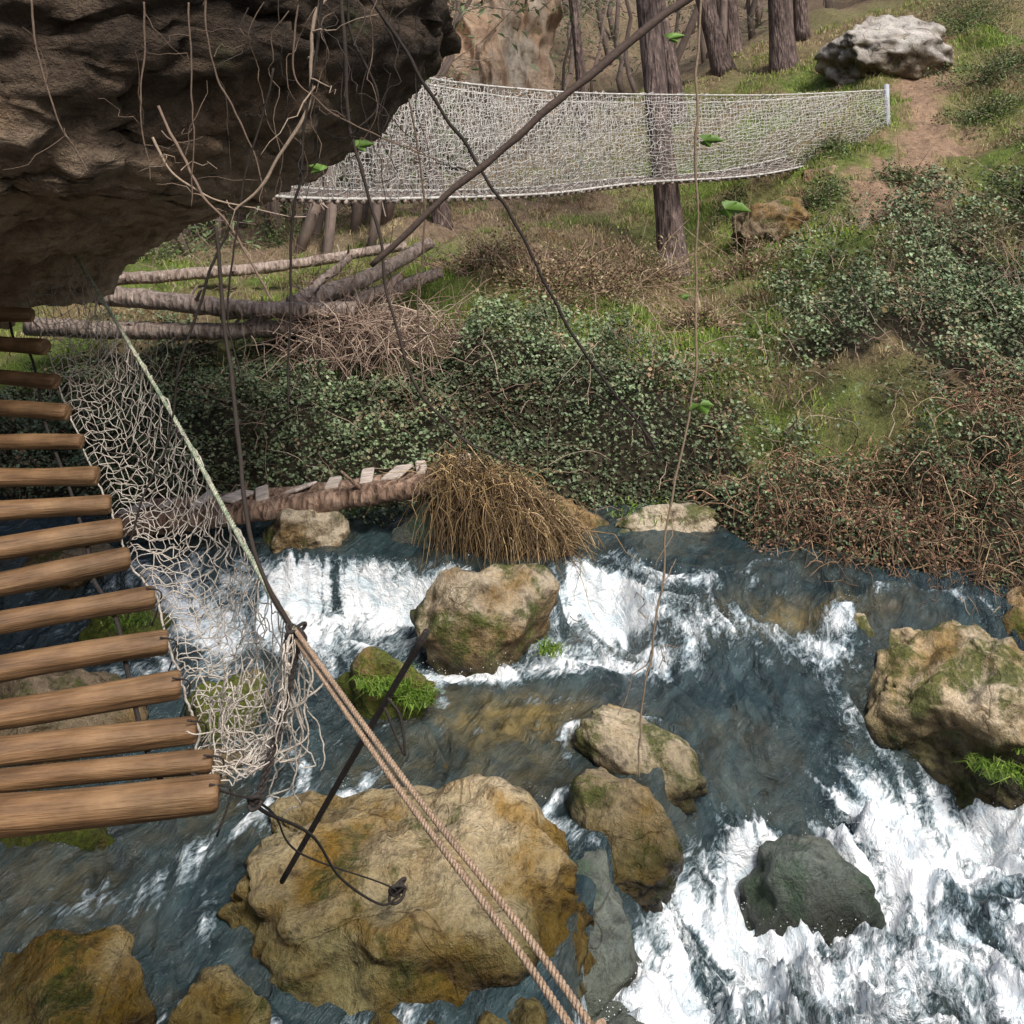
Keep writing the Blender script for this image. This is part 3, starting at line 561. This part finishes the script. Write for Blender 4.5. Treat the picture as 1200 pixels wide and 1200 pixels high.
def brush():
    m=1100; P=np.c_[rng.normal(-1.3,.35,m),rng.normal(9.2,.25,m),rng.uniform(1.35,1.75,m)]; D=rng.normal(size=(m,3)); D/=np.linalg.norm(D,axis=1,keepdims=True)
    R=arcs(P,rng.uniform(.2,.6,m),D,rng.uniform(0,.5,m),6,.4); p=tubes(R,np.linspace(.006,.002,6)[None],3,np.clip(pick(m,[(.34,.25,.19),(.22,.15,.12),(.46,.36,.28)],.15),.01,.6),cap=False); mesh_obj('brushwood_pile',*p[:2],twigm,p[2])
    m=1300; x,y=scatter(m,-4,7,7.3,12.5); P=np.c_[x,y,hgt(x,y)+.1]; D=rng.normal(size=(m,3)); D[:,2]=np.abs(D[:,2])+.4; D/=np.linalg.norm(D,axis=1,keepdims=True)
    R=arcs(P,rng.uniform(.25,.8,m),D,rng.uniform(0,.6,m),7,.5); p=tubes(R,np.linspace(.004,.0015,7)[None],3,np.clip(pick(m,[(.30,.21,.16),(.18,.12,.09),(.42,.33,.25)],.15),.01,.6),cap=False); mesh_obj('bare_twigs',*p[:2],twigm,p[2])
brush()
wq=M('old_plank_mat',.85); _n=wq.noise(8,7,.7,vec=wq.map(scale=(1,4,4))); plank=wq.out(wq.ramp(_n,[(.3,(.22,.17,.14)),(.6,(.60,.52,.45))]),wq.bump(_n,.6,.01))
redlog=barkmat('footbridge_log_mat',(.10,.06,.04),(.32,.21,.15),(.50,.37,.28))
fb=empty('log_footbridge')
log('beam',(-2.65,6.84,.62),(-.30,6.84,.95),.075,21,parent=fb,taper=1.,bend=.03,mat=redlog)
log('beam_2',(-2.55,7.08,.66),(-.32,7.06,.93),.065,22,parent=fb,taper=1.,bend=.03,mat=redlog)
def boxp(c,s,rz=0,ry=0,mat=None,name='plank',parent=None,bev=.006):
    bm=bmesh.new(); bmesh.ops.create_cube(bm,size=1); bmesh.ops.scale(bm,vec=s,verts=bm.verts); bmesh.ops.bevel(bm,geom=bm.edges,offset=bev,segments=2,affect='EDGES')
    me=bpy.data.meshes.new(name); bm.to_mesh(me); bm.free(); me.materials.append(mat); o=bpy.data.objects.new(name,me); S.collection.objects.link(o); o.location=c; o.rotation_euler=(random.uniform(-.12,.12),ry,rz); o.parent=parent; return o
for i in range(11):
    t=.03+i*.094+random.uniform(-.02,.02); xx=-2.6+2.3*t; boxp((xx,6.98+random.uniform(-.03,.03),.62+.33*t+.085-.03*math.sin(t*3.1)),(.07+random.random()*.06,.27,.02),random.uniform(-.4,.4),-.13+random.uniform(-.2,.2),plank,'plank_%d'%i,fb)
# ------------------------------------------------------------ rope bridge (near)
q=M('round_pole_mat',.6); tc=q.n('ShaderNodeTexCoord').outputs['Object']; oi=q.n('ShaderNodeObjectInfo').outputs['Random']
_n=q.noise(14,7,.7,.3,vec=q.map(scale=(.10,1,1),vec=tc)); _m=q.noise(4,5,.65,vec=tc); _k=q.noise(60,4,.6,vec=q.map(scale=(.06,1,1),vec=tc))
c=q.ramp(_n,[(.28,(.06,.028,.012)),(.46,(.19,.105,.048)),(.7,(.34,.215,.11))]); c=q.mix(c,q.ramp(_m,[(.32,.4),(.55,1.1)]),.8,'MULTIPLY'); c=q.mix(c,q.ramp(_k,[(.35,.5),(.5,1.)]),.7,'MULTIPLY')
c=q.mix(c,q.mix(c,(.5,.5,.52),.8,'MULTIPLY'),q.ma('MULTIPLY',oi,.7)); pole=q.out(c,q.bump(q.ma('ADD',_n,_k),.7,.01))
rb=empty('rope_bridge')
slats=[(-2.154,4.6,2.35,-.29,.0),(-2.0,4.4,2.237,-.27,.13),(-1.862,4.2,2.139,-.29,.1),(-1.733,4.0,2.057,-.29,.04),(-1.596,3.8,1.987,-.315,.02),(-1.458,3.6,1.929,-.34,-.01),(-1.332,3.4,1.895,-.33,-.085),(-1.219,3.2,1.875,-.31,-.15),(-1.125,3.0,1.87,-.28,-.19),(-.98,2.8,1.84,-.326,-.19),(-.873,2.6,1.797,-.36,-.133),(-.776,2.4,1.794,-.364,-.12),(-.678,2.2,1.803,-.375,-.094),(-.61,2.09,1.792,-.4,-.06),(-.557,1.95,1.817,-.387,-.062)]
for i,(xx,yy,zz,dx,dy) in enumerate(slats):
    d=A([dx,dy,0]); d/=np.linalg.norm(d); Ln=1.0; r=.0315+random.uniform(-.003,.003)
    if i==13: r=.022
    if i==14: r=.034
    t=A([0,.004,.010,.03]+list(np.linspace(.08,Ln-.03,18))+[Ln-.006,Ln]); P=np.c_[t,0*t,0*t]; R=np.full(len(t),r); R[0]=r*.86;R[1]=r*.94; R[-1]=r*.86
    V,F=tubes(P,R,20); V[:,1:]*=(1+.05*fbm(V+i*7,5,2,i))[:,None]; V[:,2]+=.006*np.sin(V[:,0]*5+i*2); V[:,1]+=.006*np.sin(V[:,0]*4+i)
    o=mesh_obj('pole_%d'%i,V,F,pole,parent=rb); o.location=(xx,yy,zz); o.rotation_euler=(0,0,math.atan2(d[1],d[0]))
def ropemat(name,a,b,sc=220):
    q=M(name,.85); n1=q.noise(sc,3,.6); n2=q.noise(14,5,.6); c=q.mix(q.ramp(n1,[(.35,a),(.65,b)]),q.ramp(n2,[(.3,.6),(.65,1.)]),.8,'MULTIPLY'); return q.out(c,q.bump(n1,.8,.004))
r_tan=ropemat('tan_rope_mat',(.25,.16,.10),(.50,.37,.26)); r_pale=ropemat('net_cord_mat',(.38,.33,.27),(.66,.60,.52)); r_green=ropemat('green_rope_mat',(.16,.22,.14),(.56,.56,.42),60)
r_dark=ropemat('dark_cord_mat',(.018,.014,.012),(.06,.05,.045)); r_white=ropemat('far_net_mat',(.48,.46,.43),(.68,.66,.62),30)
def rope3(P,r,strands=3,pitch=.05,k=6):
    P=A(P); L=np.r_[0,np.cumsum(np.linalg.norm(np.diff(P,axis=0),axis=1))]; n=max(8,int(L[-1]/(pitch/9))); s=np.linspace(0,L[-1],n); C=np.stack([np.interp(s,L,P[:,i]) for i in range(3)],-1)
    T=np.gradient(C,axis=0); T/=np.linalg.norm(T,axis=1,keepdims=True); N=np.cross(T,A([.1,.05,1.])); N/=np.linalg.norm(N,axis=1,keepdims=True); B=np.cross(T,N); out=[]
    for j in range(strands):
        a=s/pitch*2*np.pi+j*2*np.pi/strands; out.append(C+(N*np.cos(a)[:,None]+B*np.sin(a)[:,None])*r*.55)
    return tubes(A(out),r*.56,k)
hand=spl([(-2.4,5.3,2.75),(-1.98,4.7,2.57),(-1.5,4.0,2.333),(-1.105,3.4,2.15),(-.77,2.8,2.043),(-.548,2.35,2.02),(-.4675,2.2,2.01)],90)
V,F=rope3(hand,.0068); mesh_obj('handrail_rope',V,F,r_green,parent=rb)
def knot(c,r,seed,turns=5,rad=.008):
    t=np.linspace(0,1,120); P=A(c)+r*np.stack([np.sin(t*turns*6.28+.3),np.cos(t*turns*4.1+1),np.sin(t*turns*5.3+2)*1.1],-1)*(.7+.3*np.sin(t*9))[:,None]; return tubes(P,rad,8)
for k,(a,b) in enumerate([((-.466,2.2,2.014),(.104,1.22,1.966)),((-.462,2.19,1.998),(.086,1.21,1.963))]):
    V,F=rope3(spl([a,(A(a)+A(b))/2+A([0,0,-.006]),b,(.42,.55,1.9)],60),.0050,pitch=.025); mesh_obj('guy_rope_%d'%k,V,F,r_tan,parent=rb)
V,F=knot((.098,1.22,1.965),.013,1,4,.005); mesh_obj('guy_knot',V,F,r_tan,parent=rb)
V,F=knot((-.466,2.2,2.0),.020,2,5,.004); mesh_obj('hand_knot',V,F,r_dark,parent=rb)
NJ=100
bl=spl([(-2.62,5.3,2.62)]+[(s[0]+.01,s[1],s[2]) for s in slats[:13]]+[(-.66,2.1,1.80),(-.62,2.05,1.79)],NJ)
hd2=np.stack([np.interp(bl[:,1],hand[::-1,1],hand[::-1,i]) for i in range(3)],-1); hd2[:,1]=bl[:,1]*.6+hd2[:,1]*.4
k=15; G=A([bl*(1-t)+hd2*t+A([.05,0,-.10])*math.sin(t*3.14159)*1.0 for t in np.linspace(0,1,k)])
G=G+rng.normal(size=G.shape)*.006
G[0]=bl+A([0,0,-.03]); G[-1]=hd2
parts=[]
for j in range(NJ):
    Cc=spl(G[:,j],36); parts.append(tubes(wig(Cc,.012,9,j),.0016,4))
for j in range(k):
    Cc=spl(G[j],260); parts.append(tubes(wig(Cc,.010,11,100+j),.0016 if 0<j<k-1 else .0035,4))
V,F,_=cat(parts); mesh_obj('side_net',V,F,r_pale,parent=rb)
parts=[]
for j in range(46):
    a=A([-.62+random.random()*.16,2.12+random.random()*.12,1.96-random.random()*.12]); b=a+A([random.uniform(-.08,.06),random.uniform(-.05,.1),-random.uniform(.06,.22)]); m_=(a+b)/2+A([random.uniform(-.05,.05),0,-.04])
    parts.append(tubes(wig(spl([a,m_,b],24),.02,14,j),.0017,4))
for j in range(7):
    parts.append(tubes(wig(spl([A([-.46,2.2,1.99]),(-.42-.01*j,2.2,1.9),(-.50+.01*j,2.18,1.82-.01*j),(-.56,2.12,1.77)],30),.02,10,60+j),.0025,4))
V,F,_=cat(parts); mesh_obj('loose_cords',V,F,r_pale,parent=rb)
parts=[]
for off in (0,.008): parts.append(rope3(spl([(-.462+off,2.2,2.0),(-.48+off,2.12,1.87),(-.512+off,2.05,1.74)],12),.0055,2,.03))
parts.append(tubes(spl([(-.62,1.98,1.835),(-.56,1.95,1.822),(-.512,2.05,1.74)],16),.0028,6)); parts.append(tubes(spl([(-.512,2.05,1.74),(-.556,2.3,1.56),(-.545,2.8,1.18),(-.533,3.2,.787),(-.46,3.6,.42),(-.43,3.88,.25)],40),.004,6))
parts.append(tubes(spl([(-.512,2.05,1.74),(-.60,2.6,1.36),(-.62,3.0,1.0),(-.47,3.6,.50),(-.43,3.88,.27)],40),.0028,6))
V,F=knot((-.512,2.05,1.74),.012,5,4,.0038); parts.append((V,F)); V,F=knot((-.43,3.86,.29),.03,6,4,.006); parts.append((V,F))
for s in slats[9:]:
    p=A(s[:3])+A([.01,0,.032]); b=A([s[0]-.005,s[1],s[2]-.085]); parts.append(tubes(spl([p+A([-.02,-.03,0]),p+A([.012,0,-.03]),b],10),.0022,4))
V,F,_=cat(parts); mesh_obj('tie_cords',V,F,r_dark,parent=rb)
parts=[]
for off in (.10,.85):
    pts=[]
    for s in slats:
        d=A([s[3],s[4],0]); d/=np.linalg.norm(d); pts.append(A(s[:3])+d*off+A([0,0,-.036]))
    pts.insert(0,pts[0]+A([-.6,1.2,.5])); parts.append(tubes(spl(pts,120),.006,6))
V,F,_=cat(parts); mesh_obj('deck_cables',V,F,r_dark,parent=rb)
P=spl([(-.267,3.2,1.56),(-.56,3.52,.96),(-.88,3.92,.28)],20); pr=[tubes(P,.011,8),tubes(spl([(-.40,3.3,1.30),(-.36,3.3,1.24),(-.345,3.3,1.12),(-.37,3.3,1.17),(-.41,3.3,1.27)],24),.005,6)]
V,F,_=cat(pr); mesh_obj('stay_rod',V,F,r_dark,parent=rb)
# ------------------------------------------------------------ far netted bridge
fbz=empty('netted_bridge')
def fnet(pb,pt,n,kk,name):
    B=spl(pb,n); T=spl(pt,n); G=A([B*(1-t)+T*t+A([0,-.10,-.0])*math.sin(t*3.14) for t in np.linspace(0,1,kk)]); G=G+rng.normal(size=G.shape)*.013
    p=[tubes(np.transpose(G,(1,0,2)),.0036,4,cap=False),tubes(G,.0036,4,cap=False)]; V,F,_=cat(p); mesh_obj(name,V,F,r_white,parent=fbz)
    V,F,_=cat([tubes(B,.014,6),tubes(T,.010,6)]); mesh_obj(name+'_edge',V,F,r_white,parent=fbz)
fnet([(-2.6,7.4,2.9),(-1.67,8,2.79),(-.75,9,2.76),(.4,10.5,2.77),(1.5,12,2.86),(3.6,14,2.98),(5.87,16,3.45)],[(-2.6,7.2,4.15),(-1.5,7.8,3.95),(-.75,8.8,3.80),(.4,10.3,3.80),(1.5,11.8,3.88),(3.6,13.9,4.03),(5.85,16,4.26)],270,27,'net_front')
fnet([(-2.6,8.2,2.95),(-1.67,8.8,2.84),(-.75,9.8,2.81),(.2,11.1,2.82),(1.3,12.7,2.9),(3.2,14.7,3.03),(5.5,16.8,3.5)],[(-2.6,8.4,4.1),(-1.67,9.0,3.95),(-.75,10,3.83),(.2,11.2,3.78),(1.3,12.9,3.86),(3.2,14.9,4.0),(5.5,16.9,4.25)],200,18,'net_back')
Bf=spl([(-2.6,7.4,2.88),(-1.67,8,2.77),(-.75,9,2.74),(.4,10.5,2.75),(1.5,12,2.84),(3.6,14,2.96),(5.87,16,3.43)],90); Bb=spl([(-2.6,8.2,2.93),(-1.67,8.8,2.82),(-.75,9.8,2.79),(.2,11.1,2.8),(1.3,12.7,2.88),(3.2,14.7,3.01),(5.5,16.8,3.48)],90)
V,F=tubes(np.stack([Bf,Bb],1),.028,8); mesh_obj('deck_poles',V,F,logm,parent=fbz)
q=M('steel_post_mat',.5); steel=q.out((.35,.38,.42))
V,F,_=cat([tubes([(4.75,15.2,2.5),(4.75,15.2,2.9),(4.75,15.2,3.25)],.055,12),tubes([(5.87,16,3.0),(5.87,16,3.7),(5.85,16,4.35)],.04,12)]); mesh_obj('posts',V,F,steel,parent=fbz)
# ------------------------------------------------------------ vines and branches
vq=colmat('vine_mat',.85,bumpscale=120)
DK=A([.032,.024,.019]); TN=A([.15,.105,.075]); PL=A([.34,.26,.19])
def vine(name,pts,r0,r1,col,n=70,seed=0,twig=0,amp=.012):
    P=wig(spl(pts,n),amp,5,seed); rs=np.random.default_rng(seed); parts=[tubes(P,np.linspace(r0,r1,n)*(1+.15*fbm(P,25,2,seed)),8,col)]
    for i in range(twig):
        k=rs.integers(5,n-4); d=rs.normal(size=3)*A([1,.6,.7]); d/=np.linalg.norm(d); L=rs.uniform(.06,.25); Q=P[k]+d*L*np.linspace(0,1,8)[:,None]+.01*np.cumsum(rs.normal(size=(8,3)),0); parts.append(tubes(Q,np.linspace(r1*.8,.0008,8),5,col))
    V,F,C=cat(parts); mesh_obj(name,V,F,vq,C)
vine('branch',[(-.275,2,2.817),(-.1,2,2.975),(.067,2,3.117),(.2,2.02,3.233),(.353,2.05,3.345),(.667,2.1,3.53),(1.1,2.3,3.9)],.0055,.012,A([.085,.06,.048]),seed=1,amp=.008)
V3=[((-.44,3,3.55),(-.2,3,3.175),(0,3,2.875),(.15,3,2.575),(.35,3,2.275),(.425,3,2.15)),
    ((-.55,3,3.55),(-.625,3,3.0),(-.65,3,2.6),(-.655,3,2.3)),
    ((-.84,2.9,2.84),(-.775,2.8,2.5),(-.66,2.5,2.25),(-.58,2.35,2.1),(-.47,2.2,2.01)),
    ((-.5,3,3.55),(-.475,3,3.175),(-.425,3,2.925),(-.3625,3,2.65),(-.275,3,2.375),(-.15,3,2.225),(-.02,3,2.15)),
    ((-.5,3.1,3.6),(-.575,3,3.45),(-.6125,3,3.175),(-.725,3,2.9625),(-.8125,3,2.8875)),
    ((-1.075,3.1,3.2),(-.925,3,2.95),(-.825,3,2.84),(-.70,3,2.62)),
    ((-.825,3,2.875),(-.9125,3,2.65),(-.9875,3,2.375),(-1.025,3,2.2),(-1.12,3,1.9)),
    ((-1.08,3,3.5),(-1.0875,3,3.225),(-1.06,3,2.975)),
    ((-1.42,3,3.5),(-1.35,3,3.2),(-1.25,3,3.0)),
    ((-.9,3,3.55),(-.87,3,3.3),(-.76,3,3.05),(-.72,3,2.93)),
    ((-.95,3,3.5),(-.93,3,3.2),(-.94,3,2.9)),
    ((-.62,3,3.55),(-.64,3,3.3),(-.56,3,3.2),(-.40,3,3.1),(-.2,3,3.02)),
    ((-.30,3,3.2),(-.26,3,2.9),(-.28,3,2.6),(-.24,3,2.35)),
    ((-.48,3,3.55),(-.46,3,3.4),(-.38,3,3.2),(-.47,3,3.1)),
    ((-.70,3,3.3),(-.80,3,2.9),(-.83,3,2.6),(-.79,3,2.4)),
    ((-1.06,3,3.1),(-1.0,3,3.0),(-.86,3,2.92),(-.74,3,2.9)),
    ]
spec=[(.006,.0035,DK),(.005,.003,DK),(.0055,.0055,DK*1.2),(.006,.003,DK*1.6),(.007,.004,PL),(.0045,.003,TN*1.4),(.0045,.003,DK),(.003,.002,TN),(.0035,.002,TN),(.0035,.002,TN),(.003,.002,TN),(.003,.002,TN),(.003,.002,TN),(.005,.003,DK),(.0035,.002,DK),(.004,.002,PL)]
for i,(p,s) in enumerate(zip(V3,spec)): vine('hanging_vine',p,s[0],s[1],s[2],seed=20+i,twig=4 if i!=2 else 0,amp=.012 if i!=2 else .004)
vine('hanging_vine',[(.44,2.4,3.5),(.43,2.4,2.8),(.41,2.4,2.44),(.36,2.4,2.1),(.31,2.4,1.8),(.304,2.4,1.56)],.0032,.0022,A([.28,.21,.14]),seed=50,twig=8,amp=.015)
parts=[]
rs=np.random.default_rng(77)
for i in range(14):
    a=A([rs.uniform(-.9,-.25),3+rs.uniform(-.2,.5),3.6]); P=a+np.cumsum(np.c_[rs.normal(0,.022,14),rs.normal(0,.02,14),-np.abs(rs.normal(.045,.03,14))],0); parts.append(tubes(spl(P,30),np.linspace(.0022,.001,30),5,[DK,TN,DK*1.5][i%3]))
V,F,C=cat(parts); mesh_obj('hanging_twigs',V,F,vq,C)
def leafshape(name,spots):
    parts=[]
    for (c,s,a,tl) in spots:
        for j in range(3):
            n=9; t=np.linspace(0,1,n); w=np.sin(np.pi*t**.8)*.42*(1+.12*np.cos(t*30)); cc=math.cos(a+j*1.1-1.1);ss_=math.sin(a+j*1.1-1.1); sz=s*(1. if j==1 else .7)
            P=[]
            for sd in (-1,0,1):
                P.append(np.c_[t*sz*cc-sd*w*sz*ss_,0*t+tl*t*sz+.03*abs(sd)*w,(t*sz*ss_+sd*w*sz*cc)*.5+abs(sd)*w*sz*.25])
            P=np.concatenate(P)+A(c); I=np.arange(27).reshape(3,9); F=np.stack([I[:-1,:-1],I[:-1,1:],I[1:,1:],I[1:,:-1]],-1).reshape(-1,4); parts.append((P,F,A([.10,.19,.03])*random.uniform(.7,1.2)))
    V,F,C=cat(parts); mesh_obj(name,V,F,leafm,C)
leafshape('vine_leaves',[((-.46,3,3.07),.06,.3,.1),((-.56,3,3.0),.05,2.5,.2),((.45,2.4,3.07),.05,0,.1),((.50,2.4,2.91),.065,-.2,.2),((.37,2.4,3.31),.04,.4,.1),((.44,2.4,2.45),.05,-1.2,.1),((.40,2.4,2.70),.025,.5,.1)])
# ------------------------------------------------------------ light, sky, camera
w=bpy.data.worlds.new('World'); S.world=w; w.use_nodes=True; nt=w.node_tree; sk=nt.nodes.new('ShaderNodeTexSky'); sk.sky_type='NISHITA'; sk.sun_disc=False; sk.sun_elevation=math.radians(52); sk.sun_rotation=math.radians(150); sk.air_density=1.; sk.dust_density=4; sk.ozone_density=1.
bg=nt.nodes['Background']; bg.inputs[1].default_value=.15; nt.links.new(sk.outputs[0],bg.inputs[0])
sl=bpy.data.lights.new('sun','SUN'); sl.energy=3.9; sl.angle=math.radians(16); sl.color=(1,.955,.89); so=bpy.data.objects.new('sun',sl); S.collection.objects.link(so)
el,az=math.radians(52),math.radians(150); dv=Vector((math.sin(az)*math.cos(el),math.cos(az)*math.cos(el),math.sin(el))); so.rotation_euler=dv.to_track_quat('Z','Y').to_euler()
cd=bpy.data.cameras.new('camera'); cam=bpy.data.objects.new('camera',cd); S.collection.objects.link(cam); cam.location=(0,0,3); cam.rotation_euler=(math.radians(90),0,0); cd.lens=36; cd.sensor_width=36; cd.shift_y=-1/3; cd.clip_start=.05; cd.clip_end=500; S.camera=cam
S.view_settings.view_transform='Standard'; S.view_settings.look='None'; S.view_settings.exposure=0
